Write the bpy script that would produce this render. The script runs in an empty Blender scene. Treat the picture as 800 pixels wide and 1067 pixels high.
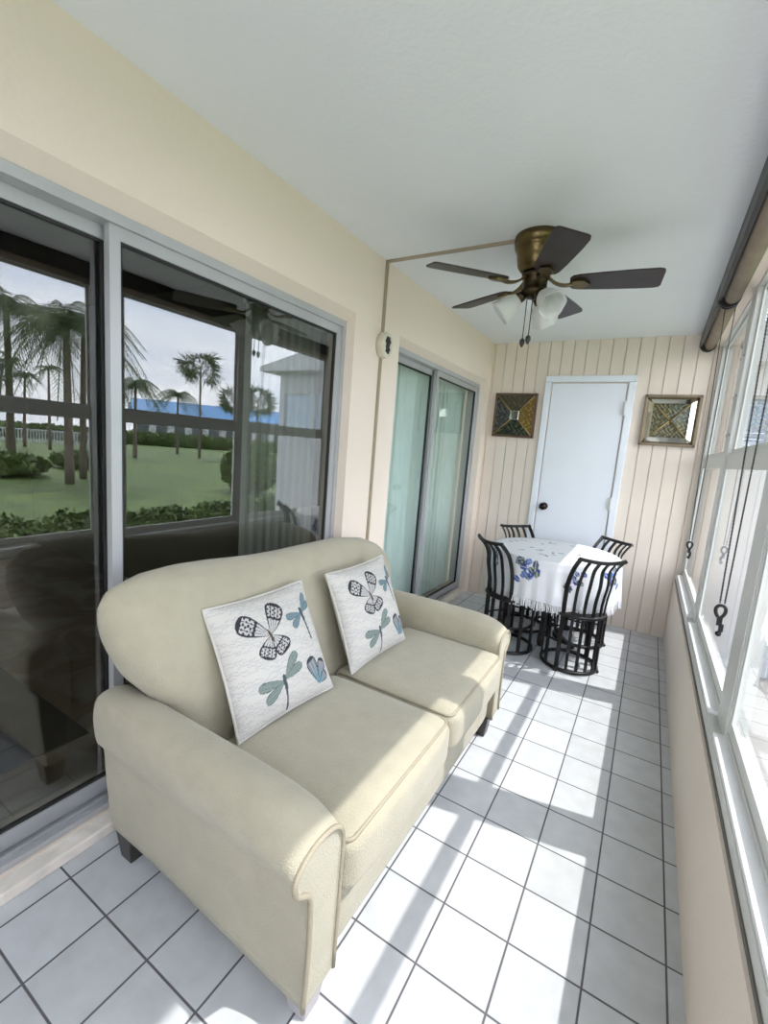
import bpy, bmesh, math, random
from mathutils import Vector, Matrix
PI = math.pi
U = 0.2                      # one floor tile pitch in metres; all lengths below are in tiles
C = bpy.context.scene.collection
random.seed(7)

# ------------------------------------------------------------------ materials
def lin(r, g, b):
    f = lambda c: (c/255/12.92) if c/255 <= 0.04045 else ((c/255+0.055)/1.055)**2.4
    return (f(r), f(g), f(b), 1.0)

class NT:
    def __init__(s, name):
        s.m = bpy.data.materials.new(name); s.m.use_nodes = True
        s.t = s.m.node_tree; s.n = s.t.nodes; s.l = s.t.links
        s.b = s.n.get('Principled BSDF'); s.o = s.n.get('Material Output')
    def new(s, typ, **kw):
        n = s.n.new(typ)
        for k, v in kw.items(): setattr(n, k, v)
        return n
    def link(s, a, b): s.l.new(a, b)

def mat(name, col, rough=0.6, metal=0.0, var=0.0, vscale=6.0, bump=0.0, bscale=60.0, spec=0.5, stretch=None, sheen=0.0, coat=0.0):
    k = NT(name)
    b = k.b
    b.inputs['Roughness'].default_value = rough
    b.inputs['Metallic'].default_value = metal
    b.inputs['Specular IOR Level'].default_value = spec
    b.inputs['Sheen Weight'].default_value = sheen
    b.inputs['Coat Weight'].default_value = coat
    tc = k.new('ShaderNodeTexCoord')
    src = tc.outputs['Object']
    if stretch:
        mp = k.new('ShaderNodeMapping'); mp.inputs['Scale'].default_value = stretch
        k.link(src, mp.inputs['Vector']); src = mp.outputs['Vector']
    nz = k.new('ShaderNodeTexNoise'); nz.inputs['Scale'].default_value = vscale; nz.inputs['Detail'].default_value = 4
    k.link(src, nz.inputs['Vector'])
    cr = k.new('ShaderNodeValToRGB')
    v = max(var, 0.01)
    cr.color_ramp.elements[0].position = 0.3; cr.color_ramp.elements[1].position = 0.7
    cr.color_ramp.elements[0].color = tuple(max(0, c*(1-v)) for c in col[:3])+(1,)
    cr.color_ramp.elements[1].color = tuple(min(1, c*(1+v)) for c in col[:3])+(1,)
    k.link(nz.outputs['Fac'], cr.inputs['Fac']); k.link(cr.outputs['Color'], b.inputs['Base Color'])
    if bump:
        n2 = k.new('ShaderNodeTexNoise'); n2.inputs['Scale'].default_value = bscale; n2.inputs['Detail'].default_value = 3
        k.link(src, n2.inputs['Vector'])
        bp = k.new('ShaderNodeBump'); bp.inputs['Strength'].default_value = bump; bp.inputs['Distance'].default_value = 0.01
        k.link(n2.outputs['Fac'], bp.inputs['Height']); k.link(bp.outputs['Normal'], b.inputs['Normal'])
    return k.m

def glass(name, tint=(0.9, 0.93, 0.92, 1), boost=1.9, base=0.0, rough=0.0):
    k = NT(name); k.n.remove(k.b)
    tr = k.new('ShaderNodeBsdfTransparent'); tr.inputs['Color'].default_value = tint
    gl = k.new('ShaderNodeBsdfGlossy'); gl.inputs['Roughness'].default_value = rough
    fr = k.new('ShaderNodeFresnel'); fr.inputs['IOR'].default_value = 1.5
    ma = k.new('ShaderNodeMath', operation='MULTIPLY_ADD'); ma.use_clamp = True
    ma.inputs[1].default_value = boost; ma.inputs[2].default_value = base
    mx = k.new('ShaderNodeMixShader')
    ge = k.new('ShaderNodeNewGeometry'); io = k.new('ShaderNodeMapRange')      # same index on both faces of the thin pane
    io.inputs['To Min'].default_value = 1.5; io.inputs['To Max'].default_value = 1/1.5
    k.link(ge.outputs['Backfacing'], io.inputs['Value']); k.link(io.outputs[0], fr.inputs['IOR'])
    k.link(fr.outputs[0], ma.inputs[0]); k.link(ma.outputs[0], mx.inputs[0])
    k.link(tr.outputs[0], mx.inputs[1]); k.link(gl.outputs[0], mx.inputs[2]); k.link(mx.outputs[0], k.o.inputs[0])
    return k.m

def vcol_mat(name, rough=0.8, bump=0.15, bscale=350, trans=0.0):
    k = NT(name)
    a = k.new('ShaderNodeVertexColor'); a.layer_name = 'Col'
    k.link(a.outputs['Color'], k.b.inputs['Base Color']); k.b.inputs['Roughness'].default_value = rough
    tc = k.new('ShaderNodeTexCoord'); n2 = k.new('ShaderNodeTexNoise'); n2.inputs['Scale'].default_value = bscale
    k.link(tc.outputs['Object'], n2.inputs['Vector'])
    bp = k.new('ShaderNodeBump'); bp.inputs['Strength'].default_value = bump; bp.inputs['Distance'].default_value = 0.005
    k.link(n2.outputs['Fac'], bp.inputs['Height']); k.link(bp.outputs['Normal'], k.b.inputs['Normal'])
    if trans:
        tl = k.new('ShaderNodeBsdfTranslucent'); mx = k.new('ShaderNodeMixShader'); mx.inputs[0].default_value = trans
        k.link(a.outputs['Color'], tl.inputs['Color'])
        k.link(k.b.outputs[0], mx.inputs[1]); k.link(tl.outputs[0], mx.inputs[2]); k.link(mx.outputs[0], k.o.inputs[0])
    return k.m

def tile_mat():
    k = NT('floor_tile')
    tc = k.new('ShaderNodeTexCoord'); sp = k.new('ShaderNodeSeparateXYZ'); k.link(tc.outputs['Object'], sp.inputs[0])
    def grout(axis):
        d = k.new('ShaderNodeMath', operation='DIVIDE'); d.inputs[1].default_value = U; k.link(sp.outputs[axis], d.inputs[0])
        f = k.new('ShaderNodeMath', operation='FRACT'); k.link(d.outputs[0], f.inputs[0])
        s = k.new('ShaderNodeMath', operation='SUBTRACT'); s.inputs[1].default_value = 0.5; k.link(f.outputs[0], s.inputs[0])
        a = k.new('ShaderNodeMath', operation='ABSOLUTE'); k.link(s.outputs[0], a.inputs[0])
        fl = k.new('ShaderNodeMath', operation='FLOOR'); k.link(d.outputs[0], fl.inputs[0])
        return a, fl
    ax, fx = grout('X'); ay, fy = grout('Y')
    mx = k.new('ShaderNodeMath', operation='MAXIMUM'); k.link(ax.outputs[0], mx.inputs[0]); k.link(ay.outputs[0], mx.inputs[1])
    mr = k.new('ShaderNodeMapRange'); mr.inputs['From Min'].default_value = 0.483; mr.inputs['From Max'].default_value = 0.489
    k.link(mx.outputs[0], mr.inputs['Value'])
    cb = k.new('ShaderNodeCombineXYZ'); k.link(fx.outputs[0], cb.inputs[0]); k.link(fy.outputs[0], cb.inputs[1])
    wn = k.new('ShaderNodeTexWhiteNoise'); wn.noise_dimensions = '2D'; k.link(cb.outputs[0], wn.inputs['Vector'])
    nz = k.new('ShaderNodeTexNoise'); nz.inputs['Scale'].default_value = 14; nz.inputs['Detail'].default_value = 5; k.link(tc.outputs['Object'], nz.inputs['Vector'])
    ad = k.new('ShaderNodeMath', operation='MULTIPLY_ADD'); ad.inputs[1].default_value = 0.35; k.link(wn.outputs[0], ad.inputs[0]); k.link(nz.outputs['Fac'], ad.inputs[2])
    cr = k.new('ShaderNodeValToRGB'); cr.color_ramp.elements[0].position = .35; cr.color_ramp.elements[1].position = .95
    cr.color_ramp.elements[0].color = lin(180, 183, 186); cr.color_ramp.elements[1].color = lin(198, 201, 205)
    k.link(ad.outputs[0], cr.inputs['Fac'])
    mix = k.new('ShaderNodeMix', data_type='RGBA'); k.link(mr.outputs[0], mix.inputs['Factor']); k.link(cr.outputs[0], mix.inputs['A'])
    mix.inputs['B'].default_value = lin(92, 91, 96)
    k.link(mix.outputs['Result'], k.b.inputs['Base Color'])
    r = k.new('ShaderNodeMapRange'); r.inputs['To Min'].default_value = 0.36; r.inputs['To Max'].default_value = 0.85
    k.link(mr.outputs[0], r.inputs['Value']); k.link(r.outputs[0], k.b.inputs['Roughness'])
    bp = k.new('ShaderNodeBump'); bp.invert = True; bp.inputs['Strength'].default_value = .5; bp.inputs['Distance'].default_value = .003
    k.link(mr.outputs[0], bp.inputs['Height']); k.link(bp.outputs['Normal'], k.b.inputs['Normal'])
    return k.m

def marble_mat(name, ca, cb_, cc, scale=3.0, rough=0.25):
    k = NT(name)
    tc = k.new('ShaderNodeTexCoord'); nz = k.new('ShaderNodeTexNoise'); nz.inputs['Scale'].default_value = scale; nz.inputs['Detail'].default_value = 9
    nz.inputs['Distortion'].default_value = 1.2
    k.link(tc.outputs['Object'], nz.inputs['Vector'])
    cr = k.new('ShaderNodeValToRGB'); e = cr.color_ramp.elements
    e[0].position = .33; e[0].color = ca; e[1].position = .62; e[1].color = cb_
    x = cr.color_ramp.elements.new(.48); x.color = cc
    k.link(nz.outputs['Fac'], cr.inputs[0]); k.link(cr.outputs[0], k.b.inputs['Base Color']); k.b.inputs['Roughness'].default_value = rough
    return k.m

def leaf_mat(name, a, b, scale=3):
    k = NT(name)
    tc = k.new('ShaderNodeTexCoord'); nz = k.new('ShaderNodeTexNoise'); nz.inputs['Scale'].default_value = scale; nz.inputs['Detail'].default_value = 6
    k.link(tc.outputs['Object'], nz.inputs['Vector'])
    cr = k.new('ShaderNodeValToRGB'); cr.color_ramp.elements[0].position = .35; cr.color_ramp.elements[1].position = .65
    cr.color_ramp.elements[0].color = a; cr.color_ramp.elements[1].color = b
    k.link(nz.outputs['Fac'], cr.inputs[0]); k.link(cr.outputs[0], k.b.inputs['Base Color']); k.b.inputs['Roughness'].default_value = .6
    return k.m

M = {}
M['floor'] = tile_mat()
M['ceiling'] = mat('ceiling_paint', lin(226, 228, 230), .9, var=.012, vscale=3, bump=.15, bscale=60)
M['cream'] = mat('cream_stucco', lin(233, 219, 206), .9, var=.01, vscale=2, bump=.12, bscale=50)
M['pale_wall'] = mat('pale_beige_paint', lin(226, 214, 202), .8, var=.02, vscale=3, bump=.15, bscale=120)
M['white'] = mat('white_paint', lin(226, 230, 238), .45, var=.01)
M['white_frame'] = mat('white_aluminium', lin(208, 209, 206), .35, var=.02)
M['sill'] = mat('white_sill', lin(236, 237, 240), .4, var=.02)
M['grey_gap'] = mat('grey_gasket', lin(110, 108, 104), .8)
M['alu'] = mat('brushed_aluminium', lin(182, 183, 186), .4, metal=.25, var=.05, stretch=(1, 1, .1))
M['alu_dull'] = mat('dull_grey_aluminium', lin(150, 152, 152), .5, metal=.5, var=.05)
M['alu_dark'] = mat('dark_door_gasket', lin(40, 40, 40), .6)
M['marble'] = marble_mat('sill_marble', lin(214, 208, 200), lin(240, 234, 226), lin(230, 222, 212), 8, .35)
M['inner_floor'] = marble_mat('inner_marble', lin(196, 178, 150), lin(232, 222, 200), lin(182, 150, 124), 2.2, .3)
M['rug'] = leaf_mat('dark_rug', lin(30, 28, 26), lin(58, 54, 48), 9)
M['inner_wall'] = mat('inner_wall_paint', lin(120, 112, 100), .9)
M['fabric'] = mat('sage_beige_fabric', lin(165, 159, 139), .95, var=.05, vscale=14, bump=.45, bscale=260, sheen=.25)
M['fabric2'] = mat('sage_beige_welt', lin(155, 147, 128), .95, var=.05, vscale=14, bump=.3, bscale=260)
M['dark_wood'] = mat('black_brown_wood', lin(48, 44, 42), .35, var=.2, vscale=10)
M['glare_foot'] = mat('sun_glare_wood', lin(170, 166, 170), .45, var=.05)  # near front foot: sun glare put into the colour of the dark wood
M['brass'] = mat('antique_brass', lin(106, 92, 62), .32, metal=1, var=.25, vscale=9)
M['brass_dark'] = mat('dark_antique_brass', lin(70, 60, 44), .4, metal=1, var=.2, vscale=9)
M['blade'] = mat('walnut_blade', lin(40, 30, 30), .42, var=.3, vscale=5, stretch=(1, 8, 1))
M['frost'] = None
M['cord'] = mat('black_bead', lin(44, 42, 40), .5)
M['iron'] = mat('black_iron', lin(28, 26, 27), .38, var=.15, metal=.3)
M['shade_fabric'] = mat('taupe_shade_fabric', lin(142, 126, 112), .85, var=.08, vscale=12, bump=.2, bscale=200)
M['bronze'] = mat('dark_bronze_rail', lin(28, 25, 25), .4, var=.1)
M['knob'] = mat('dark_bronze_knob', lin(44, 36, 32), .25, metal=.7)
M['ivory'] = mat('ivory_plastic', lin(212, 206, 190), .45)
M['wood_frame'] = mat('brown_wood_frame', lin(92, 66, 48), .4, var=.25, vscale=14, stretch=(1, 1, 3))
M['pewter'] = mat('pewter_brown_frame', lin(128, 112, 92), .4, metal=.4, var=.15)
M['mirror'] = mat('mirror_glass', lin(215, 215, 205), .06, metal=1)
M['gold_bar'] = mat('gold_divider', lin(150, 128, 84), .35, metal=.8, var=.2)
M['blind'] = mat('vertical_blind_fabric', lin(232, 232, 226), .85, var=.03)
M['blind_dim'] = mat('grey_blind_fabric', lin(200, 200, 196), .85, var=.05)
M['pane'] = glass('window_glass', (0.98, 0.985, 0.985, 1), 1.15)
M['door_glass'] = glass('tinted_door_glass', (0.74, 0.76, 0.74, 1), 1.7, .07)
M['green_glass'] = glass('green_door_glass', (0.88, 0.94, 0.93, 1), 1.0, .0)
M['lawn'] = leaf_mat('lawn_grass', lin(68, 92, 38), lin(98, 122, 52), 1.5)
M['hedge'] = leaf_mat('hedge_leaves', lin(40, 66, 26), lin(104, 128, 58), 4)
M['palm'] = leaf_mat('palm_fronds', lin(42, 62, 34), lin(84, 106, 60), 2)
M['trunk'] = mat('palm_trunk_bark', lin(112, 102, 92), .9, var=.25, vscale=8, bump=.5, bscale=20)
M['ext_white'] = mat('exterior_white_stucco', lin(196, 200, 205), .9, var=.02)
M['blue_roof'] = mat('blue_metal_roof', lin(76, 134, 190), .5, var=.05)
M['ext_dark'] = mat('shadowy_opening', lin(96, 102, 108), .6)
M['path'] = mat('concrete_path', lin(150, 148, 144), .9, var=.05)
M['jal'] = mat('pale_blue_jalousie', lin(196, 212, 232), .3, var=.04)
M['ground'] = mat('sandy_soil', lin(150, 140, 110), .95, var=.1)
k = NT('frosted_glass'); k.b.inputs['Base Color'].default_value = lin(238, 238, 232); k.b.inputs['Roughness'].default_value = .3
k.b.inputs['Transmission Weight'].default_value = .35; k.b.inputs['IOR'].default_value = 1.2
nz = k.new('ShaderNodeTexNoise'); nz.inputs['Scale'].default_value = 30; cr = k.new('ShaderNodeValToRGB')
cr.color_ramp.elements[0].color = lin(210, 212, 208); cr.color_ramp.elements[1].color = lin(248, 248, 244)
k.link(nz.outputs['Fac'], cr.inputs[0]); k.link(cr.outputs[0], k.b.inputs['Base Color']); M['frost'] = k.m
M['print_edge'] = mat('linen_seam', lin(186, 183, 176), .9)
M['print'] = vcol_mat('printed_linen', .9, .3, 500)
M['cloth'] = vcol_mat('printed_tablecloth', .85, .1, 400, .25)
M['relief'] = vcol_mat('painted_glass_relief', .25, .6, 90)

# ------------------------------------------------------------------ helpers
def tag(o, label=None, cat=None, group=None, kind=None):
    if label: o['label'] = label
    if cat: o['category'] = cat
    if group: o['group'] = group
    if kind: o['kind'] = kind
    return o

def empty(name, loc=(0, 0, 0), rz=0.0, **kw):
    o = bpy.data.objects.new(name, None); C.objects.link(o)
    o.location = Vector(loc)*U; o.rotation_euler = (0, 0, rz); o.empty_display_size = .05
    return tag(o, **kw)

def parent_to(o, p):
    o.parent = p

class MB:
    """collects shapes (tile units); build() links them as one mesh object"""
    def __init__(s, tf=None):
        s.v = []; s.f = []; s.sm = []; s.tf = tf
    def add(s, vs, fs, smooth=False):
        b = len(s.v)
        s.v += [tuple(v) for v in vs]
        s.f += [tuple(i+b for i in f) for f in fs]; s.sm += [smooth]*len(fs)
        return s
    def box(s, x0, x1, y0, y1, z0, z1, m=None):
        vs = [Vector((x, y, z)) for x in (x0, x1) for y in (y0, y1) for z in (z0, z1)]
        if m is not None: vs = [m @ v for v in vs]
        return s.add(vs, [(0, 1, 3, 2), (4, 6, 7, 5), (0, 4, 5, 1), (2, 3, 7, 6), (0, 2, 6, 4), (1, 5, 7, 3)])
    def rframe(s, x0, x1, y0, y1, z0, z1, wy, wb, wt):
        """rectangular frame in a plane of constant x: two stiles and two rails that only touch"""
        s.box(x0, x1, y0, y0+wy, z0, z1).box(x0, x1, y1-wy, y1, z0, z1)
        return s.box(x0, x1, y0+wy, y1-wy, z0, z0+wb).box(x0, x1, y0+wy, y1-wy, z1-wt, z1)
    def prism(s, poly, ax, a, b):
        """poly: 2D list in the two other axes, extruded on axis ax from a to b"""
        n = len(poly)
        def P(q, t):
            r = list(q); r.insert(ax, t); return Vector(r)
        return s.add([P(q, a) for q in poly]+[P(q, b) for q in poly],
                     [tuple(range(n)), tuple(range(2*n-1, n-1, -1))]+[(i, (i+1) % n, (i+1) % n+n, i+n) for i in range(n)])
    def loft(s, rings, caps=True, closed=True, smooth=True):
        n = len(rings[0]); vs = [p for r in rings for p in r]; fs = []
        for i in range(len(rings)-1):
            for j in range(n if closed else n-1):
                k2 = (j+1) % n
                fs.append((i*n+j, i*n+k2, (i+1)*n+k2, (i+1)*n+j))
        s.add(vs, fs, smooth)
        if caps:
            b = len(s.v)-len(vs)
            s.f += [tuple(b+j for j in range(n))[::-1], tuple(b+(len(rings)-1)*n+j for j in range(n))]; s.sm += [False, False]
        return s
    def tube(s, pts, r, n=8, closed=False, caps=True, flat=None):
        """sweep; r number or list; flat=(w,t,up) gives a rectangular bar"""
        pts = [Vector(p) for p in pts]; m = len(pts); rings = []
        prev = None
        for i, p in enumerate(pts):
            a = pts[(i-1) % m] if (closed or i > 0) else p
            b = pts[(i+1) % m] if (closed or i < m-1) else p
            t = (b-a).normalized()
            if prev is None:
                ref = Vector((0, 0, 1)) if abs(t.z) < .9 else Vector((1, 0, 0))
                nrm = (ref - t*ref.dot(t)).normalized()
            else:
                nrm = (prev - t*prev.dot(t)).normalized()
            prev = nrm; bi = t.cross(nrm)
            if flat:
                w, h, up = flat; up = up(i) if callable(up) else Vector(up)
                up = (up - t*up.dot(t)).normalized(); sd = t.cross(up)
                rings.append([p+sd*w/2+up*h/2, p-sd*w/2+up*h/2, p-sd*w/2-up*h/2, p+sd*w/2-up*h/2])
            else:
                rr = r[i] if isinstance(r, (list, tuple)) else r
                rings.append([p+(nrm*math.cos(2*PI*j/n)+bi*math.sin(2*PI*j/n))*rr for j in range(n)])
        if closed: rings.append(rings[0])
        return s.loft(rings, caps=caps and not closed, smooth=not flat)
    def lathe(s, prof, c=(0, 0, 0), n=32, m=None, smooth=True):
        rings = []
        for r, z in prof:
            ring = [Vector((r*math.cos(2*PI*j/n), r*math.sin(2*PI*j/n), z)) for j in range(n)]
            if m is not None: ring = [m @ v for v in ring]
            rings.append([v+Vector(c) for v in ring])
        return s.loft(rings, caps=True, smooth=smooth)
    def ball(s, c, r, n=12, sc=(1, 1, 1)):
        rings = []
        for i in range(n//2+1):
            a = -PI/2+PI*i/(n//2)
            rr = max(math.cos(a), .02)
            rings.append([Vector((c[0]+r*sc[0]*rr*math.cos(2*PI*j/n), c[1]+r*sc[1]*rr*math.sin(2*PI*j/n), c[2]+r*sc[2]*math.sin(a))) for j in range(n)])
        return s.loft(rings)
    def rbox(s, x0, x1, y0, y1, z0, z1, r, n=14, puff=(0, 0, 0)):
        c = Vector(((x0+x1)/2, (y0+y1)/2, (z0+z1)/2)); h = Vector(((x1-x0)/2, (y1-y0)/2, (z1-z0)/2))
        bm = bmesh.new(); bmesh.ops.create_cube(bm, size=2)
        bmesh.ops.subdivide_edges(bm, edges=bm.edges[:], cuts=n, use_grid_fill=True)
        for v in bm.verts:
            # spread grid so that borders are denser
            q = Vector([math.copysign(abs(t)**.75, t) for t in v.co])
            p = Vector((q.x*h.x, q.y*h.y, q.z*h.z))
            core = Vector([max(-(h[i]-r), min(h[i]-r, p[i])) for i in range(3)])
            d = p-core
            if d.length > 1e-9: p2 = core+d.normalized()*r
            else: p2 = p
            ux, uy, uz = q
            p2.z += puff[2]*q.z*(1-ux**4)*(1-uy**4)
            p2.x += puff[0]*q.x*(1-uz**4)*(1-uy**4)
            p2.y += puff[1]*q.y*(1-uz**4)*(1-ux**4)
            v.co = p2+c
        bm.verts.index_update()
        s.add([v.co.copy() for v in bm.verts], [tuple(v.index for v in f.verts) for f in bm.faces], True)
        bm.free(); return s
    def build(s, name, m, parent=None, world=True, cols=None, bevel=0.0, **kw):
        me = bpy.data.meshes.new(name)
        off = Vector((0, 0, 0))
        vs = [Vector(v) for v in s.v]
        if parent is not None and world:
            # given in world tiles: bring into the root's frame
            root = parent; chain = []
            mtx = Matrix.Identity(4)
            while root is not None:
                mtx = Matrix.LocRotScale(Vector(root.location)/U, root.rotation_euler, None) @ mtx; root = root.parent
            inv = mtx.inverted(); vs = [inv @ v for v in vs]
        me.from_pydata([tuple(v*U) for v in vs], [], s.f)
        for i, p in enumerate(me.polygons): p.use_smooth = s.sm[i]
        bm = bmesh.new(); bm.from_mesh(me); bmesh.ops.recalc_face_normals(bm, faces=bm.faces[:]); bm.to_mesh(me); bm.free()
        if cols:
            ca = me.color_attributes.new('Col', 'FLOAT_COLOR', 'POINT')
            ca.data.foreach_set('color', [x for c in cols for x in c])
        me.materials.append(M[m] if isinstance(m, str) else m)
        o = bpy.data.objects.new(name, me); C.objects.link(o)
        if bevel:
            bv = o.modifiers.new('Bevel', 'BEVEL'); bv.width = bevel*U; bv.segments = 2; bv.limit_method = 'ANGLE'; bv.angle_limit = math.radians(50)
        if parent is not None: o.parent = parent
        tag(o, **kw)
        return o

def struct(name, mb, m, parent=None, **kw):
    return mb.build(name, m, parent, kind='structure', **kw) if parent is None else mb.build(name, m, parent, **kw)

def copy_tree(o, parent=None):
    c = o.copy(); C.objects.link(c); c.parent = parent
    for ch in [x for x in bpy.data.objects if x.parent == o]: copy_tree(ch, c)
    return c

def catmull(pts, k=4, closed=True):
    n = len(pts); out = []
    rng = range(n) if closed else range(n-1)
    for i in rng:
        g = (lambda q: Vector(pts[q % n])) if closed else (lambda q: Vector(pts[max(0, min(n-1, q))]))
        p0, p1, p2, p3 = g(i-1), g(i), g(i+1), g(i+2)
        for j in range(k):
            t = j/k
            out.append(.5*((2*p1)+(-p0+p2)*t+(2*p0-5*p1+4*p2-p3)*t*t+(-p0+3*p1-3*p2+p3)*t**3))
    if not closed: out.append(Vector(pts[-1]))
    return out

# ------------------------------------------------------------------ the setting
CZ = 12.15; YB = 12.5; YF = -14.5; XL = -8.4; XR = .2
struct('floor', MB().box(-9.2, .8, YF-.5, YB+.5, -.6, 0), 'floor')
struct('ceiling', MB().box(-9.4, 1.1, YF-.5, YB+.6, CZ, CZ+.6), 'ceiling')

OP1 = (-11.3, 1.15); OP2 = (3.55, 11.95); ZT = 10.38
w = MB()
w.box(-9.3, XL, YF-.5, OP1[0], 0, CZ).box(-9.3, XL, OP1[1], OP2[0], 0, CZ).box(-9.3, XL, OP2[1], YB, 0, CZ)
for a, b in (OP1, OP2):
    w.prism([(-9.3, 10.18), (-8.7, 10.18), (XL, ZT), (XL, CZ), (-9.3, CZ)], 1, a, b)
    w.box(-9.3, -8.6, a, b, 0, .2)
struct('wall_left', w, 'cream')
for i, (a, b) in enumerate((OP1, OP2)):
    struct('trim_%d' % (i+1), MB().box(-8.62, -8.3, a-.02, b+.02, 0, .2), 'marble', bevel=.03)

# back wall of vertical grooved boards, one closed strip per board
bw = MB(); g = .5; x = XL
poly = [(XL, YB+.5)]
xs = XL+.1
poly += [(XL, YB)]
while xs < XR+.35:
    poly += [(xs-.022, YB), (xs-.008, YB+.06), (xs+.008, YB+.06), (xs+.022, YB)]; xs += g
poly += [(1.0, YB), (1.0, YB+.5)]
bw.prism(poly, 2, 0, CZ)
struct('wall_back', bw, 'pale_wall')

# closet door in the back wall
d3 = empty('door_3', (-4.02, YB, 0), kind='structure')
D = MB().box(-5.5, -2.55, YB-.1, YB-.02, .06, 10.32)
D.build('door_slab', 'white', d3, bevel=.02)
c = MB().box(-5.82, -5.55, YB-.16, YB, 0, 10.37).box(-2.5, -2.23, YB-.16, YB, 0, 10.37).box(-5.82, -2.23, YB-.16, YB, 10.37, 10.64)
c.build('door_casing', 'white', d3, bevel=.03)
kb = MB(); mk = Matrix.Translation((-5.2, YB-.1, 4.85)) @ Matrix.Rotation(PI/2, 4, 'X')
kb.lathe([(.001, 0), (.17, 0), (.17, .03), (.07, .05), (.06, .2), (.13, .25), (.165, .33), (.13, .42), (.001, .45)], m=mk, n=20)
kb.build('door_knob', 'knob', d3)
for z in (1.6, 5.3, 9.3):
    MB().box(-2.62, -2.48, YB-.19, YB-.1, z-.28, z+.28).tube([(-2.53, YB-.2, z-.28), (-2.53, YB-.2, z+.28)], .035).build('hinge', 'white_frame', d3)

# right side: knee wall, piers, header
MUL = [(12.2, 12.5), (5.8, 6.46), (-.3, .49), (-6.3, -5.6), (-12.3, -11.6)]
w = MB().box(XR, .8, YF-.5, YB, 0, 2.5)
struct('wall_right', w, 'pale_wall')
struct('trim_3', MB().box(.24, .8, YF, YB, 2.5, 2.56), 'grey_gap')
w = MB().box(.26, .8, YF, YB, 2.56, 2.76)
for a, b in MUL: w.box(.42, .7, a, b, 2.76, 11.7)
w.box(.42, .7, YF-.5, -12.3, 2.76, 11.7)
struct('trim_4', w, 'white_frame')
struct('trim_5', MB().box(.2, .8, YF, YB, 11.7, CZ), 'cream')
wins = [(6.46, 12.2), (.49, 5.8), (-5.6, -.3), (-11.6, -6.3)]
for i, (a, b) in enumerate(wins):
    e = empty('window_%d' % (i+1), (.5, (a+b)/2, 2.76), kind='structure')
    MB().box(.27, .66, a, b, 2.76, 2.84).build('window_sill', 'sill', e, bevel=.02)
    MB().rframe(.44, .67, a, b, 2.84, 11.7, .05, .08, .08).build('window_frame', 'white_frame', e)
    y0, y1 = a+.05, b-.05
    lo = MB().rframe(.46, .53, y0, y1, 2.92, 7.5, .08, .2, .4)
    s1 = lo.build('lower_sash', 'white_frame', e, bevel=.01)
    MB().box(.49, .5, y0+.08, y1-.08, 3.12, 7.1).build('pane', 'pane', s1)
    up = MB().rframe(.55, .62, y0, y1, 7.2, 11.62, .09, .42, .1)
    s2 = up.build('upper_sash', 'white_frame', e, bevel=.01)
    MB().box(.58, .59, y0+.09, y1-.09, 7.62, 11.52).build('pane', 'pane', s2)
    lt = MB()
    for yy in (y0-.02, y1+.02):
        for z in (8.0, 9.0, 10.0): lt.ball((.42, yy-.1 if yy < (a+b)/2 else yy+.1, z), .035, 8)
    lt.build('frame_screws', 'alu_dull', e)

# wall behind the camera with an unseen window added for more daylight
w = MB().box(-9.3, -7.2, YF-.5, YF, 0, CZ).box(-.6, .8, YF-.5, YF, 0, CZ).box(-7.2, -.6, YF-.5, YF, 0, 2.7).box(-7.2, -.6, YF-.5, YF, 11.2, CZ)
struct('wall_front', w, 'cream')
e = empty('window_5', (-3.9, YF-.2, 2.7), kind='structure')
f = MB()
for x0, x1 in ((-7.2, -7.0), (-4.0, -3.8), (-.8, -.6)): f.box(x0, x1, YF-.35, YF-.1, 2.7, 11.2)
f.box(-7.2, -.6, YF-.35, YF-.1, 2.7, 2.9).box(-7.2, -.6, YF-.35, YF-.1, 11.0, 11.2).box(-7.2, -.6, YF-.35, YF-.1, 7.1, 7.5)
f.build('window_frame', 'white_frame', e)
MB().box(-7.1, -.7, YF-.24, YF-.23, 2.8, 11.1).build('pane', 'pane', e)

# sliding doors
def slider(n, y0, y1, ymid, gl):
    e = empty('door_%d' % n, (-8.9, (y0+y1)/2, .2), kind='structure')
    f = MB()
    f.rframe(-9.2, -8.68, y0, y1, .2, 10.18, .12, .05, .16)
    for xx in (-8.66, -8.84, -9.06, -9.18): f.box(xx-.015, xx+.015, y0+.13, y1-.13, .25, .33)
    f.build('door_frame', 'alu', e)
    for xf, a, b in ((-8.82, ymid-.1, y1-.12), (-9.04, y0+.12, ymid+.12)):
        p = MB(); t = .07
        p.rframe(xf-t, xf+t, a, b, .33, 10.02, .17, .27, .2)
        pp = p.build('sliding_panel', 'alu', e)
        q = MB().rframe(xf-.04, xf+.04, a+.17, b-.17, .6, 9.82, .04, .04, .04)
        q.build('gasket', 'alu_dark', pp)
        MB().box(xf-.008, xf+.008, a+.2, b-.2, .63, 9.79).build('pane', gl, pp)
    return e
slider(1, OP1[0], OP1[1], -4.82, 'door_glass')
slider(2, OP2[0], OP2[1], 7.35, 'green_glass')

# rooms behind the doors
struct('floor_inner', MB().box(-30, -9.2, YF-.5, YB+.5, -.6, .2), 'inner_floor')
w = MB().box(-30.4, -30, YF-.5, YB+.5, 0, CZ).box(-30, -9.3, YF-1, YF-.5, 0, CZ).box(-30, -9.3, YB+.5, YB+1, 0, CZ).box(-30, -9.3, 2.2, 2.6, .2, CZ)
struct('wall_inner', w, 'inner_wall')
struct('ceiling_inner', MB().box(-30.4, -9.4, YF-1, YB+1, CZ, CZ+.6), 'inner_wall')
r = MB().rbox(-17.5, -11.0, -12.5, -4.25, .2, .27, .03, n=3)
tag(r.build('area_rug', 'rug'), 'dark mottled rug on the marble floor inside the near sliding door', 'rug')

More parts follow.
